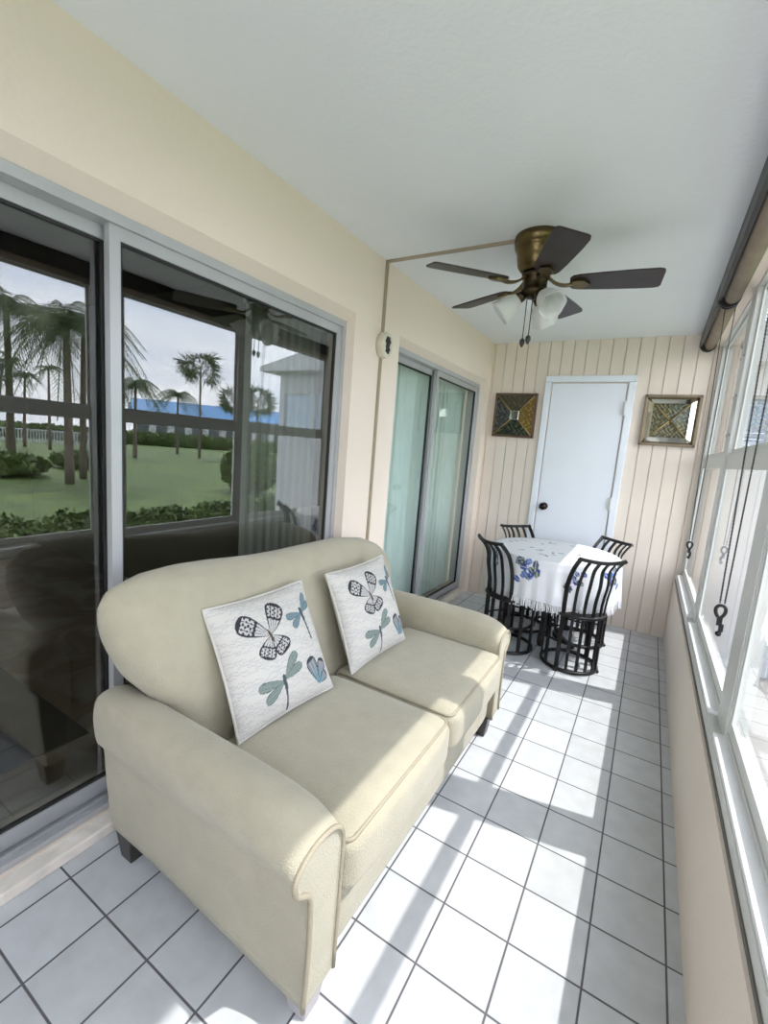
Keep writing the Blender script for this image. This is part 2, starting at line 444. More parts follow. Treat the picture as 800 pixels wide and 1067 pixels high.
def blinds(name, y0, y1, step, z0, z1, xb, ang, wid, m, label, jitter=.04):
    e = empty(name, (xb, (y0+y1)/2, z1), label=label, cat='blinds')
    MB().box(xb-.15, xb+.15, y0, y1, z1, z1+.25).build('headrail', 'white_frame', e)
    y = y0+.1; ca = []
    s = MB()
    while y < y1:
        a = ang+random.uniform(-jitter, jitter)
        dx, dy = math.sin(a)*wid/2, math.cos(a)*wid/2
        n = Vector((-math.cos(a), math.sin(a), 0))*.05
        ring = lambda z: [Vector((xb-dx, y-dy, z)), Vector((xb, y, z))+n, Vector((xb+dx, y+dy, z)), Vector((xb, y, z))+n*1.3]
        s.loft([ring(z0), ring(z1)], smooth=False)
        y += step
    s.build('slats', m, e)
    return e
blinds('vertical_blinds', -1.5, 1.1, .29, .35, 9.95, -9.5, 1.15, .24, 'blind_dim', 'grey vertical blinds gathered at the far side of the near sliding door', .25)
blinds('vertical_blinds', 3.3, 12.85, .4, .35, 9.95, -9.45, .1, .5, 'blind', 'closed white vertical blinds behind the far sliding door', .22)

# ------------------------------------------------------------------ window shades + bead chains
def shade(y0, y1, label, chain=True):
    e = empty('roller_shade', (0, (y0+y1)/2, 11.9), label=label, cat='window shade', group='rolled up shades along the windows')
    rail = MB().box(-.3, -.2, y0, y1, 11.62, 12.12).box(-.3, .22, y0, y1, 12.06, 12.13)
    rail.build('cassette_rail', 'bronze', e, bevel=.02)
    ring = [(-.2+.22+.21*math.cos(t), 11.78+.27*math.sin(t)) for t in [2*PI*i/20 for i in range(20)]]
    MB().loft([[Vector((a, yy, b)) for a, b in ring] for yy in (y0+.06, y1-.06)]).build('fabric_roll', 'shade_fabric', e)
    for yy in (y0, y1-.07):
        ca = [(-.3, 12.1)]+[(-.04+.27*math.cos(t), 11.74+.3*math.sin(t)) for t in [PI+PI*i/10 for i in range(11)]]+[(.23, 12.1)]
        MB().prism(ca, 1, yy, yy+.07).build('end_cap', 'bronze', e)
    if chain:
        yc = y0+.0; zb = 4.95
        for sgn in (-1, 1):
            s = MB()
            top = Vector((.02+.12*sgn, yc+.06*sgn, 11.6)); bot = Vector((.08+.03*sgn, yc, zb))
            pts = [top.lerp(bot, i/1) for i in (0, 1)]
            s.tube(pts, .009, 6)
            n = 120
            for i in range(n):
                p = top.lerp(bot, i/n)
                s.add([p+Vector(q)*.019 for q in ((1, 0, 0), (0, 1, 0), (-1, 0, 0), (0, -1, 0), (0, 0, 1), (0, 0, -1))],
                      [(0, 1, 4), (1, 2, 4), (2, 3, 4), (3, 0, 4), (1, 0, 5), (2, 1, 5), (3, 2, 5), (0, 3, 5)])
            s.build('bead_chain', 'cord', e)
        t = MB()
        cc = Vector((.08, yc, zb-.16))
        t.tube([cc+Vector((.065*math.cos(a)*(1+.25*math.sin(a)), .02, .1*math.sin(a)+.02)) for a in [2*PI*i/16 for i in range(16)]], .026, 8, closed=True)
        t.box(.05, .12, yc-.03, yc+.03, zb-.36, zb-.22).box(.09, .15, yc-.03, yc+.03, zb-.46, zb-.34).ball((.1, yc, zb-.5), .045, 8)
        t.build('chain_tensioner', 'iron', e)
    return e
shade(6.86, 12.35, 'short rolled up taupe roller shade with bronze rail beside the back wall')
shade(-.25, 6.76, 'long rolled up taupe roller shade with bronze rail above the nearer window')
s3 = shade(-7.3, -.35, 'rolled up roller shade above the windows beside the camera', False)
s4 = shade(-14.3, -7.4, 'rolled up roller shade at the near end of the porch', False)

# ------------------------------------------------------------------ ceiling fan
FX, FY = -4.21, 2.535
fan = empty('ceiling_fan', (FX, FY, CZ), label='five bladed ceiling fan with antique brass motor and frosted glass shades', cat='ceiling fan')
MB().lathe([(.02, CZ), (.57, CZ), (.59, CZ-.05), (.585, CZ-.16), (.55, CZ-.2), (.565, CZ-.25), (.54, CZ-.31), (.5, CZ-.36), (.485, CZ-.5), (.45, CZ-.66), (.38, CZ-.76), (.3, CZ-.8), (.02, CZ-.81)], (FX, FY, 0), 40).build('motor_housing', 'brass', fan)
MB().lathe([(.02, 11.36), (.3, 11.36), (.33, 11.3), (.32, 11.22), (.28, 11.18), (.28, 10.98), (.31, 10.95), (.31, 10.88), (.25, 10.82), (.12, 10.78), (.02, 10.76)], (FX, FY, 0), 32).build('switch_housing', 'brass_dark', fan)
bz = 11.1
def blade_mb():
    b = MB(); L0, L1 = .78, 2.68; rings = []
    pr = [(L0, .16), (L0+.06, .24), (L0+.2, .28), (1.4, .315), (2.2, .35), (2.56, .35), (2.65, .32), (L1, .26)]
    tl = Matrix.Rotation(math.radians(-12), 4, 'X')
    for xx, h in pr:
        rings.append([tl @ Vector((xx, -h, -.015)), tl @ Vector((xx, h, -.015)), tl @ Vector((xx, h, .02)), tl @ Vector((xx, -h, .02))])
    b.loft(rings, smooth=False)
    return b
def arm_mb():
    b = MB(); tl = Matrix.Rotation(math.radians(-12), 4, 'X')
    pts = catmull([(.28, 0, .14), (.46, .0, .0), (.66, 0, -.06), (.85, 0, -.045)], 5, False)
    b.tube(pts, .05, 8, flat=(.13, .05, (0, 0, 1)))
    sh = [(.78, -.05), (.84, -.13), (.95, -.17), (1.08, -.15), (1.2, -.02), (1.22, 0), (1.2, .02), (1.08, .15), (.95, .17), (.84, .13), (.78, .05)]
    b.loft([[tl @ Vector((a, c2, z)) for a, c2 in sh] for z in (-.07, -.02)], smooth=False)
    return b
bm0, am0 = blade_mb(), arm_mb()
b0 = bm0.build('fan_blade', 'blade', fan, world=False); a0 = am0.build('blade_bracket', 'brass', b0, world=False)
for i in range(5):
    if i == 0: o, a = b0, a0
    else:
        o = b0.copy(); C.objects.link(o); o.parent = fan
        a = a0.copy(); C.objects.link(a); a.parent = o
    o.location = (0, 0, (bz-CZ)*U); o.rotation_euler = (0, 0, math.radians(-134.86+72*i))
# light kit: three tulip shades
for i, ang in enumerate((-165, -40, 78)):
    A = math.radians(ang)
    R = Matrix.Translation((FX+.27*math.cos(A), FY+.27*math.sin(A), 10.84)) @ Matrix.Rotation(A, 4, 'Z') @ Matrix.Rotation(math.radians(-50), 4, 'Y') @ Matrix.Rotation(PI, 4, 'X')
    cup = MB().lathe([(.02, -.05), (.1, -.04), (.13, .0), (.13, .12), (.1, .13), (.02, .13)], m=R, n=16)
    cup.tube([(FX+.15*math.cos(A), FY+.15*math.sin(A), 10.88), R @ Vector((0, 0, 0))], .06)
    hh = cup.build('light_socket', 'brass_dark', fan)
    n = 24; rings = []
    for r_, z_ in [(.11, .06), (.15, .12), (.24, .24), (.29, .4), (.3, .52), (.345, .64), (.33, .645), (.285, .52), (.27, .4), (.22, .26), (.13, .14), (.09, .08)]:
        ring = []
        for j in range(n):
            t = 2*PI*j/n; r_ = r_; rr = .92*r_*(1+(.05*math.cos(6*t) if z_ > .5 else .0))
            ring.append(R @ Vector((rr*math.cos(t), rr*math.sin(t), z_)))
        rings.append(ring)
    MB().loft(rings, caps=False).build('glass_shade', 'frost', hh)
for dx, dy, zb in ((-.12, -.1, 9.85), (.03, -.16, 9.9)):
    s = MB().tube([(FX+dx, FY+dy, 10.8), (FX+dx, FY+dy, zb)], .012, 6)
    s.build('pull_chain', 'brass_dark', fan)
    MB().lathe([(.01, 0), (.06, -.05), (.065, -.12), (.03, -.2), (.01, -.22)], (FX+dx, FY+dy, zb), 12).build('pull_knob', 'dark_wood', fan)

# surface cord cover and the oval outlet plate
cv = MB().box(XL+.0, FX-.5, 2.43, 2.52, CZ-.06, CZ).box(XL, XL+.06, 2.43, 2.52, 10.15, CZ)
cv.box(XL, XL+.06, 2.43, 2.52, .0, 9.55)
tag(cv.build('cord_cover', mat('greyed_ivory', lin(158, 146, 126), .6)), 'thin ivory cord cover running along the ceiling and down the cream wall', 'cord cover')
pl = empty('wall_outlet', (XL, 2.475, 9.85), label='oval ivory electrical plate with dark floral ornament on the cream wall', cat='wall plate')
def oval(x0, x1, a, b, n=28): return [[Vector((x, 2.475+a*math.cos(2*PI*i/n)*k2, 9.85+b*math.sin(2*PI*i/n)*k2)) for i in range(n)] for x, k2 in x0]
MB().loft(oval([(XL, 1), (XL+.2, 1), (XL+.24, .94)], 0, .27, .36)).build('oval_box', 'ivory', pl)
orn = MB(); xo = XL+.25
for t in range(6):
    a = t*PI/3; orn.ball((xo, 2.475+.09*math.cos(a), 9.95+.09*math.sin(a)), .06, 8, (.4, 1, 1))
for t in range(5):
    a = t*2*PI/5; orn.ball((xo, 2.475+.08*math.cos(a), 9.74+.09*math.sin(a)), .055, 8, (.4, 1, 1))
orn.tube([(xo, 2.42, 10.0), (xo, 2.55, 9.84), (xo, 2.42, 9.7)], .02).tube([(xo, 2.54, 10.02), (xo, 2.4, 9.86), (xo, 2.54, 9.68)], .02)
orn.build('floral_ornament', 'cord', pl)

# ------------------------------------------------------------------ loveseat
YC = -1.75
sofa = empty('loveseat', (-5.9, YC, 0), label='sage beige upholstered loveseat with rolled arms in front of the sliding door', cat='sofa')
b = MB().rbox(-8.0, -3.82, -5.1, 1.6, .5, 1.45, .12, n=10)
b.build('base', 'fabric', sofa)
def arm(sg):
    yc = YC+sg*3.52
    def prof(t, x, grow=1.0):   # t 0 front .. 1 back
        k2 = min(1, t*1.3)
        u = .0+.30*k2
        pts = [(-.30, .5), (-.31, 1.4), (-.32, 2.2), (-.3, 2.62), (-.16, 2.87), (.1, 2.97), (.36, 2.9), (.53-.1*k2, 2.66), (.5-.08*k2, 2.38),
               (.36+.02*k2, 2.2-.05*k2), (.26+.02*k2, 2.0), (.23+.02*k2, 1.5), (.24-.03*k2, 1.0), (.27-.12*k2, .5)]
        c2 = catmull([(p[0], p[1], 0) for p in pts], 3, False)
        cen = Vector((.0, 1.7, 0))
        f_ = math.exp(-max(0, -3.72-x)/.28)
        return [Vector((x, yc+sg*(cen.x+(q.x-cen.x)*grow), q.y-(.32*f_*max(0, (q.y-2.0)/.97)**1.0)-(1-grow)*.3*(q.y-1.7))) for q in c2]
    rs = [prof(0, -3.74, .84), prof(0, -3.715, .93), prof(0, -3.73, 1.0)]
    for t in [0, .02, .045, .075, .11, .15, .2, .27, .35, .45, .55, .65, .75, .85, .95, 1]:
        rs.append(prof(t, -3.76-4.08*t))
    rs.append(prof(1, -7.9, .96)); rs.append(prof(1, -7.95, .86))
    a = MB().loft(rs).build('arm', 'fabric', sofa)
    pp = [Vector((-3.725, q.y, q.z)) for q in prof(0, -3.72, 1.0)]
    MB().tube(pp, .035, 6).build('piping', 'fabric2', a)
    # crease panel on the face
    return a
arm(-1); arm(1)
# backrest
ZT_ = [(-5.85, 4.2), (-5.75, 4.45), (-5.6, 4.66), (-5.1, 4.80), (-4.5, 4.83), (-3.9, 4.80), (-3, 4.72), (-2.3, 4.69), (-1.3, 4.69), (-.2, 4.69), (.84, 4.55), (1.4, 4.36), (1.77, 4.16), (2.1, 3.85), (2.4, 3.4)]
def interp(y):
    for (a, b), (c2, d) in zip(ZT_, ZT_[1:]):
        if y <= c2: 
            t = max(0, (y-a)/(c2-a)); return b+(d-b)*t
    return ZT_[-1][1]
def backrest():
    s = MB(); nu, nv = 48, 26; F = []; B = []
    def pos(u, v, sgn):
        y0 = YC
        # outline
        au = abs(u)
        ztop = interp(YC+u*4.02)
        z = 1.2+v*(ztop-1.2)
        if z < 2.75: hw = 3.3
        elif z < 3.3: hw = 3.3+(z-2.75)/.55*.42
        else: hw = 3.72+.3*math.sin(min(1, (z-3.3)/1.0)*PI/2)
        hw2 = hw
        y = y0+u*hw2
        edge = (max(0, 1-abs(u)**9))**.5
        top = (max(0, 1-max(0, (v-.72)/.28)**2.2))**.5
        th = (.86-.3*v)*max(edge*top, .0)
        cx = -6.95-.62*v-.05*math.sin(v*PI)
        if sgn > 0: return Vector((cx+th, y, z))
        return Vector((cx-th*1.0, y, z))
    for sgn, G in ((1, F), (-1, B)):
        for i in range(nu+1):
            u = -1+2*i/nu; u = math.copysign(1-(1-abs(u))**1.6, u)
            for j in range(nv+1):
                v = 1-(1-j/nv)**1.5
                G.append(pos(u, v, sgn))
    fs = [(i*(nv+1)+j, (i+1)*(nv+1)+j, (i+1)*(nv+1)+j+1, i*(nv+1)+j+1) for i in range(nu) for j in range(nv)]
    s.add(F, fs, True); s.add(B, [f[::-1] for f in fs], True)
    o = s.build('backrest', 'fabric', sofa)
    bm = bmesh.new(); bm.from_mesh(o.data); bmesh.ops.remove_doubles(bm, verts=bm.verts[:], dist=.002)
    bmesh.ops.recalc_face_normals(bm, faces=bm.faces[:])
    for f in bm.faces: f.smooth = True
    bm.to_mesh(o.data); bm.free()
    return o
backrest()
for y0, y1 in ((YC-3.2, YC-.015), (YC+.015, YC+3.2)):
    cu = MB().rbox(-6.35, -3.6, y0, y1, 1.45, 2.27, .2, n=18, puff=(.07, .0, .09)).build('seat_cushion', 'fabric', sofa)
    pts = []
    r_ = .12; x0, x1, ya, yb = -6.2, -3.665, y0+.06, y1-.06
    for (cx, cy, a0_) in ((x1-r_, ya+r_, -90), (x1-r_, yb-r_, 0)):
        for k2 in range(6):
            a = math.radians(a0_+18*k2); pts.append(Vector((cx+r_*math.cos(a), cy+r_*math.sin(a), 2.215)))
    pts = [Vector((x0, ya, 2.2))]+pts+[Vector((x0, yb, 2.2))]
    MB().tube(pts, .028, 6).build('piping', 'fabric2', cu)
for (x, y, m_) in ((-7.62, -5.22, 'dark_wood'), (-3.98, -5.2, 'glare_foot'), (-3.98, 1.55, 'dark_wood'), (-7.72, 1.55, 'dark_wood')):
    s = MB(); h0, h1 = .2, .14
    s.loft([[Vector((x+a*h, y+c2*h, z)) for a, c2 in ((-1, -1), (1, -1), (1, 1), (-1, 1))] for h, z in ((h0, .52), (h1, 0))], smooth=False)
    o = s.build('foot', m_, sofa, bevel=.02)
    if m_ == 'glare_foot': o['label'] = 'front foot with sun glare in its pale colour'

# ------------------------------------------------------------------ printed throw pillows
def ell(u, v, cx, cy, a, b, ang):
    ca, sa = math.cos(ang), math.sin(ang); x, y = u-cx, v-cy
    p, q = (x*ca+y*sa)/a, (-x*sa+y*ca)/b
    return math.hypot(p, q), p, q
def wing(u, v, ox, oy, ang, L, Wd):
    """a wing rooted at (ox,oy) pointing along ang; returns (inside, along 0..1, across -1..1)"""
    ca, sa = math.cos(ang), math.sin(ang); x, y = u-ox, v-oy
    p, q = (x*ca+y*sa)/L, (-x*sa+y*ca)/Wd
    if p <= 0.02 or p > 1: return None
    half = (p**.8)*(1-p**5)**.5*1.0
    if abs(q) > half: return None
    return p, q/half
LINEN = lin(190, 187, 181); INK = lin(40, 40, 48)
def mixc(a, b, t): return tuple(a[i]*(1-t)+b[i]*t for i in range(3))+(1,)
def pillow_col(u, v):
    # printed cursive-like rows, illegible
    rows = 44; rr = v*rows; row = int(rr); ph = rr-row
    wv = .5+.2*math.sin(u*171+row*7.3+2*math.sin(u*37+row))+.14*math.sin(u*83+row*3.1)+.1*math.sin(u*29+row*5)
    c = LINEN
    blk = math.sin(row*1.7)*.5+math.sin(u*9+row*.9)
    if abs(ph-wv) < .17 and blk > -.75 and math.sin(u*47+row*2.7)+math.sin(u*23-row*4.4) > -.9: c = mixc(LINEN, lin(128, 130, 136), .38)
    if abs(math.sin(u*7.1+.4)) < .03 or abs(math.sin(v*6.3+1)) < .03: c = mixc(c, lin(170, 172, 176), .5)
    # black and white butterfly
    o = (.40, .66)
    for ang, L, Wd in ((2.5, .30, .125), (1.0, .29, .12), (-2.05, .2, .12), (-.95, .2, .12)):
        r = wing(u, v, o[0], o[1], ang, L, Wd)
        if r:
            p, q = r
            dark = abs(q) > .84 or p > .88 or abs(math.sin(q*7.5)) < .3 or (p > .45 and math.sin(p*44)*math.sin(q*11) > .35) or abs(p-.5) < .03
            c = lin(38, 36, 44) if dark else lin(176, 174, 172)
    r, p, q = ell(u, v, .40, .655, .012, .06, .25)
    if r < 1: c = lin(70, 58, 44)
    # teal dragonfly
    def dfly(o, tail, tone, tone2, s=1.0, rot=0.0):
        nonlocal c
        for ang, L, Wd in ((2.95, .2, .046), (-2.75, .18, .05), (.75, .2, .046), (.25, .17, .046)):
            r = wing(u, v, o[0], o[1], ang+rot, L*s, Wd*s)
            if r:
                p, q = r
                c = tone2 if (abs(q) > .82 or abs(math.sin(q*4+p*3)) < .12) else tone
        tx, ty = tail
        dx, dy = tx-o[0], ty-o[1]; t = max(-.15, min(1, ((u-o[0])*dx+(v-o[1])*dy)/(dx*dx+dy*dy)))
        dd = math.hypot(u-o[0]-dx*t, v-o[1]-dy*t)
        if dd < (.016 if t < .3 else .009): c = lin(58, 70, 74)
    dfly((.80, .74), (.83, .5), lin(104, 124, 132), lin(66, 84, 96), 1.0, .15)
    dfly((.42, .27), (.43, .03), lin(116, 128, 122), lin(72, 86, 84), 1.25, .1)
    # teal side-view butterfly
    for ang, L, Wd in ((1.9, .27, .09), (1.15, .22, .09), (.5, .14, .07)):
        r = wing(u, v, .80, .10, ang, L, Wd)
        if r:
            p, q = r
            dark = abs(q) > .8 or p > .86 or abs(math.sin(q*5)) < .2
            c = lin(44, 52, 62) if dark else mixc(lin(96, 142, 156), lin(150, 140, 140), max(0, min(1, p)))
    return c
def pillow_mesh():
    N = 190; W = 2.1; s = MB(); cols = []
    V = []; 
    for sd in (1, -1):
        for i in range(N+1):
            for j in range(N+1):
                u, v = i/N, j/N; a, b_ = 2*u-1, 2*v-1
                px = (a*(1-.05*(1-b_*b_)))*W/2; pz = (b_*(1-.05*(1-a*a)))*W/2
                th = .36*((1-abs(a)**2.6)*(1-abs(b_)**2.6))**.55
                th += .03*math.sin(a*5+b_*3)*(1-abs(a))*(1-abs(b_))
                V.append(Vector((px, -sd*th, pz)))
                cols.append(pillow_col(u, v) if sd == 1 else LINEN)
    n = N+1; fs = [(i*n+j, (i+1)*n+j, (i+1)*n+j+1, i*n+j+1) for i in range(N) for j in range(N)]
    s.add(V[:n*n], fs, True); s.add(V[n*n:], [f[::-1] for f in fs], True)
    e = [V[i*n] for i in range(N+1)][::10]+[V[N*n+j] for j in range(N+1)][::10][1:]+[V[i*n+N] for i in range(N, -1, -1)][::10][1:]+[V[j] for j in range(N, -1, -1)][::10][1:-1]
    return s, cols, e
pm, pc, pe = pillow_mesh()
PROOT = empty('throw_pillow', (0, 0, 0), label='nearer linen pillow printed with butterflies and dragonflies against the near half of the sofa back', cat='pillow', group='printed pillows on the loveseat')
pcv = pm.build('pillow_cover', 'print', PROOT, world=False, cols=pc)
MB().tube(pe, .028, 6, closed=True).build('piping', 'print_edge' if 'print_edge' in M else 'ivory', PROOT, world=False)
def place(o, BL, BR, TL):
    """lay the local x/z plane of the pillow onto three corner points"""
    BL, BR, TL = map(Vector, (BL, BR, TL))
    ex = (BR-BL).normalized(); up = (TL-BL); up = (up-ex*up.dot(ex)).normalized(); ey = up.cross(ex)
    m = Matrix((ex, ey, up)).transposed()
    ctr = (BL+BR)/2+up*1.05
    o.rotation_euler = m.to_euler(); o.location = ctr*U
place(PROOT, (-5.98, -4.55, 2.34), (-5.8, -2.48, 2.40), (-6.88, -4.5, 4.15))
P2 = copy_tree(PROOT); P2['label'] = 'farther linen pillow with butterfly and dragonfly print leaning near the far sofa arm'
place(P2, (-5.85, -1.74, 2.34), (-5.76, .36, 2.40), (-6.62, -1.45, 4.22))

# ------------------------------------------------------------------ dining set
TX, TY = -3.88, 8.65
tb = empty('dining_table', (TX, TY, 0), label='round table with black iron base under the white floral cloth', cat='table')
MB().lathe([(.02, 3.42), (2.2, 3.42), (2.24, 3.45), (2.24, 3.55), (2.2, 3.58), (.02, 3.58)], (TX, TY, 0), 64).build('tabletop', 'dark_wood', tb)
for k_ in range(4):
    a = math.radians(90*k_); dx, dy = math.cos(a), math.sin(a); fo = 1.05 if k_ % 2 == 0 else .55
    pts = catmull([(TX+dx*fo, TY+dy*fo, .12), (TX+dx*(.4+fo*.3), TY+dy*(.4+fo*.3), .3), (TX+dx*.36, TY+dy*.36, .8), (TX+dx*.34, TY+dy*.34, 2.2), (TX+dx*.5, TY+dy*.5, 3.0), (TX+dx*1.0, TY+dy*1.0, 3.42)], 6, False)
    s = MB().tube(pts, .1, flat=(.24, .08, (dx, dy, 0.001)))
    s.ball((TX+dx*fo, TY+dy*fo, .09), .1, 10)
    s.build('leg', 'iron', tb)
for z in (.85, 2.2):
    MB().tube([(TX+.34*math.cos(2*PI*i/24), TY+.34*math.sin(2*PI*i/24), z) for i in range(24)], .045, 8, closed=True).build('brace_ring', 'iron', tb)

# tablecloth
def cloth():
    N = 360; s = MB(); V = []; cols = []; rows = []
    R0 = 2.24; zt = 3.62
    drop = 1.42
    prof = [(r_, 0.0) for r_ in [R0*i/26 for i in range(1, 27)]] + [(None, i/38) for i in range(1, 39)]
    random.seed(3)
    blobs = []
    for k_ in range(9):
        blobs.append((2*PI*k_/9+.3, .3+.05*math.sin(k_*2.1), .46 if k_ % 2 == 0 else .32))
    tops = [(random.uniform(.5, 2.0), random.uniform(0, 2*PI), random.uniform(0, PI)) for _ in range(26)]
    W0 = lin(238, 240, 244)
    BL_ = (lin(44, 74, 150), lin(92, 122, 190), lin(60, 74, 110), lin(96, 110, 96))
    for (r_, t) in prof:
        ring = []
        for j in range(N):
            a = 2*PI*j/N
            if r_ is not None:
                V.append(Vector((TX+r_*math.cos(a), TY+r_*math.sin(a), zt)))
                x, y = r_*math.cos(a), r_*math.sin(a); c = W0
                for (tr, ta, tw) in tops:
                    q, p1, p2 = ell(x, y, tr*math.cos(ta), tr*math.sin(ta), .13, .045, tw)
                    if q < 1: c = BL_[2 if p1 > 0 else 3]; c = mixc(c, W0, .25)
                cols.append(c)
            else:
                fold = math.sin(a*13+.5*math.sin(a*3))*(.5+.5*math.sin(a*5+1))
                fold += .35*math.sin(a*31)
                bulge = R0+.04*min(1, t*5)+t*.04+fold*.085*t
                dz = drop*(t-.0)*(1-.03*math.cos(4*a+.4)*t)
                zz = zt-dz+(0.04*(1-min(1, t*8)))
                V.append(Vector((TX+bulge*math.cos(a), TY+bulge*math.sin(a), zz if t > .03 else zt-.02)))
                c = W0
                for (ba, bt, bs) in blobs:
                    da = (a-ba+PI) % (2*PI)-PI
                    X = da*R0; Y = (bt-t)*drop
                    for n_ in range(11):
                        px = bs*1.1*math.sin(n_*2.4+ba*5)*(.35+.06*n_); py = bs*1.0*math.cos(n_*1.9+ba*3)*(.3+.07*n_)
                        q, p1, p2 = ell(X, Y, px, py, bs*.36, bs*.2, n_*1.1)
                        if q < 1:
                            c = BL_[(n_+(1 if p1 > .2 else 0)) % 4]
                            if abs(p2) < .14: c = mixc(c, W0, .5)
                cols.append(c)
    n = N
    V.insert(0, Vector((TX, TY, zt))); cols.insert(0, W0)
    fs = [(0, 1+j, 1+(j+1) % n) for j in range(n)]
    for i in range(len(prof)-1):
        for j in range(n):
            fs.append((1+i*n+j, 1+i*n+(j+1) % n, 1+(i+1)*n+(j+1) % n, 1+(i+1)*n+j))
    s.add(V, fs, True)
    hem = V[-n:]
    return s, cols, hem
cs, cc, hem = cloth()
tc_ = empty('tablecloth', (TX, TY, 3.62), label='white fringed tablecloth with blue flower print draped over the round table', cat='tablecloth')
cs.build('cloth', 'cloth', tc_, cols=cc)
s = MB(); random.seed(5)
for j in range(0, 360):
    p = hem[j]; q = hem[(j+1) % 360]
    d = (q-p)*.35; out = Vector((p.x-TX, p.y-TY, 0)).normalized()
    h = .3+random.uniform(-.07, .05); sw = (q-p)*random.uniform(-.8, .8); m_ = .012
    a_ = [p-d*.6+out*m_, p+d+out*m_, p+d-out*m_, p-d*.6-out*m_]
    b_ = [v+Vector((0, 0, -h))+sw+out*random.uniform(-.03, .04) for v in a_]
    s.loft([a_, b_], smooth=False)
s.build('fringe', mat('white_fringe', lin(232, 232, 234), .9), tc_)

# barrel chairs
def make_chair():
    r0 = .9
    root = empty('dining_chair', (0, 0, 0), cat='chair', group='black iron barrel chairs around the round table')
    def ring(z, r, rad=.045, n=36): return MB().tube([(r*math.cos(2*PI*i/n), r*math.sin(2*PI*i/n), z) for i in range(n)], rad, 8, closed=True)
    # local +x is outward (the back of the chair)
    ring(.07, r0, .065).build('base_ring', 'iron', root, world=False)
    ring(1.95, r0, .055).build('seat_ring', 'iron', root, world=False)
    ring(1.0, r0*.99, .035).build('middle_ring', 'iron', root, world=False)
    st = MB().lathe([(.02, 1.93), (.95, 1.93), (.99, 1.97), (.95, 2.03), (.02, 2.06)], n=32)
    st.build('seat', 'iron', root, world=False)
    def spine(phi, k_):
        cp, sp = math.cos(phi), math.sin(phi)
        # lower: on the ring; upper: sweeping outward and gathered into the top rail
        yt = .7*(phi/math.radians(50)); xt = 1.2+.2*math.cos(phi*1.6)
        low = [(r0*cp, r0*sp, .07), (r0*cp, r0*sp, 1.0), (r0*cp, r0*sp, 1.95)]
        up = [(r0*cp+.02, r0*sp*1.02, 2.5), (r0*cp+.1*xt, r0*sp*1.06, 3.1), (r0*cp*.45+xt*.5, yt*.98, 3.62), (xt, yt, 4.02-.06*math.cos(phi*1.6))]
        return low+up
    tops = []
    for k_, deg in enumerate((-50, -30, -10, 10, 30, 50)):
        phi = math.radians(deg); sp_ = spine(phi, k_)
        pts = catmull(sp_, 6, False); tops.append(Vector(sp_[-1]))
        wd = .13 if k_ in (0, 5) else .095
        MB().tube(pts, .04, flat=(wd, .05, (math.cos(phi), math.sin(phi), .001))).build('slat', 'iron', root, world=False)
    tp = catmull([tops[0]+Vector((-.02, -.06, .03))]+tops+[tops[-1]+Vector((-.02, .06, .03))], 5, False)
    MB().tube(tp, .05, flat=(.07, .11, (0, 0, 1))).build('top_rail', 'iron', root, world=False)
    for deg in (115, -115, 80, -80):
        phi = math.radians(deg)
        MB().tube([(r0*math.cos(phi), r0*math.sin(phi), 0.05), (r0*math.cos(phi), r0*math.sin(phi), 1.95)], .05, flat=(.12, .06, (math.cos(phi), math.sin(phi), .001))).build('leg', 'iron', root, world=False)
    for s_ in (-1, 1):
        phi = math.radians(50*s_)
        MB().lathe([(.02, .0), (.08, .0), (.09, .05), (.05, .1), (.02, .1)], (r0*math.cos(phi)*1.03, r0*math.sin(phi)*1.03, 0), 10).build('foot', 'iron', root, world=False)
    return root
ch = make_chair()
spots = [(1.12, -1.33, -57, 'black slatted iron chair nearest the windows with its back to the camera'),
         (-1.08, -1.28, -129, 'black slatted iron chair between the far sofa arm and the tablecloth'),
         (-1.1, 1.18, 140, 'black slatted iron chair at the back left in front of the striped wall'),
         (1.1, 1.18, 50, 'black slatted iron chair behind the table at the right, below the mirror bordered wall art')]
for i, (dx, dy, ang, lab) in enumerate(spots):
    o = ch if i == 0 else copy_tree(ch)
    o.location = Vector((TX+dx, TY+dy, 0))*U; o.rotation_euler = (0, 0, math.radians(ang)); o['label'] = lab

# ------------------------------------------------------------------ framed mirrors on the back wall
def panel_cols(V, kind):
    out = []
    for (x, z, a, b_) in V:
        r = math.hypot(a, b_); th = math.atan2(b_, a)
        sw = math.sin(22*a+4*math.sin(9*b_+2*a))+.8*math.sin(19*b_+5*math.sin(8*a-b_))+.4*math.sin(31*a*b_+th*2)
        if kind == 'gold':
            if abs(a) > abs(b_): base = lin(112, 88, 36) if a > 0 else lin(20, 24, 28)
            else: base = lin(62, 52, 36) if b_ > 0 else lin(24, 36, 28)
            c = mixc(base, lin(176, 152, 84) if a > 0 and abs(a) > abs(b_) else lin(92, 96, 60), .6 if sw > .75 else 0)
        else:
            base = lin(84, 78, 50) if (a < 0 or b_ < 0) else lin(84, 92, 82)
            c = mixc(base, lin(150, 148, 116), .7 if sw > .6 else 0)
            if sw < -.9: c = lin(52, 46, 30)
        out.append(c)
    return out
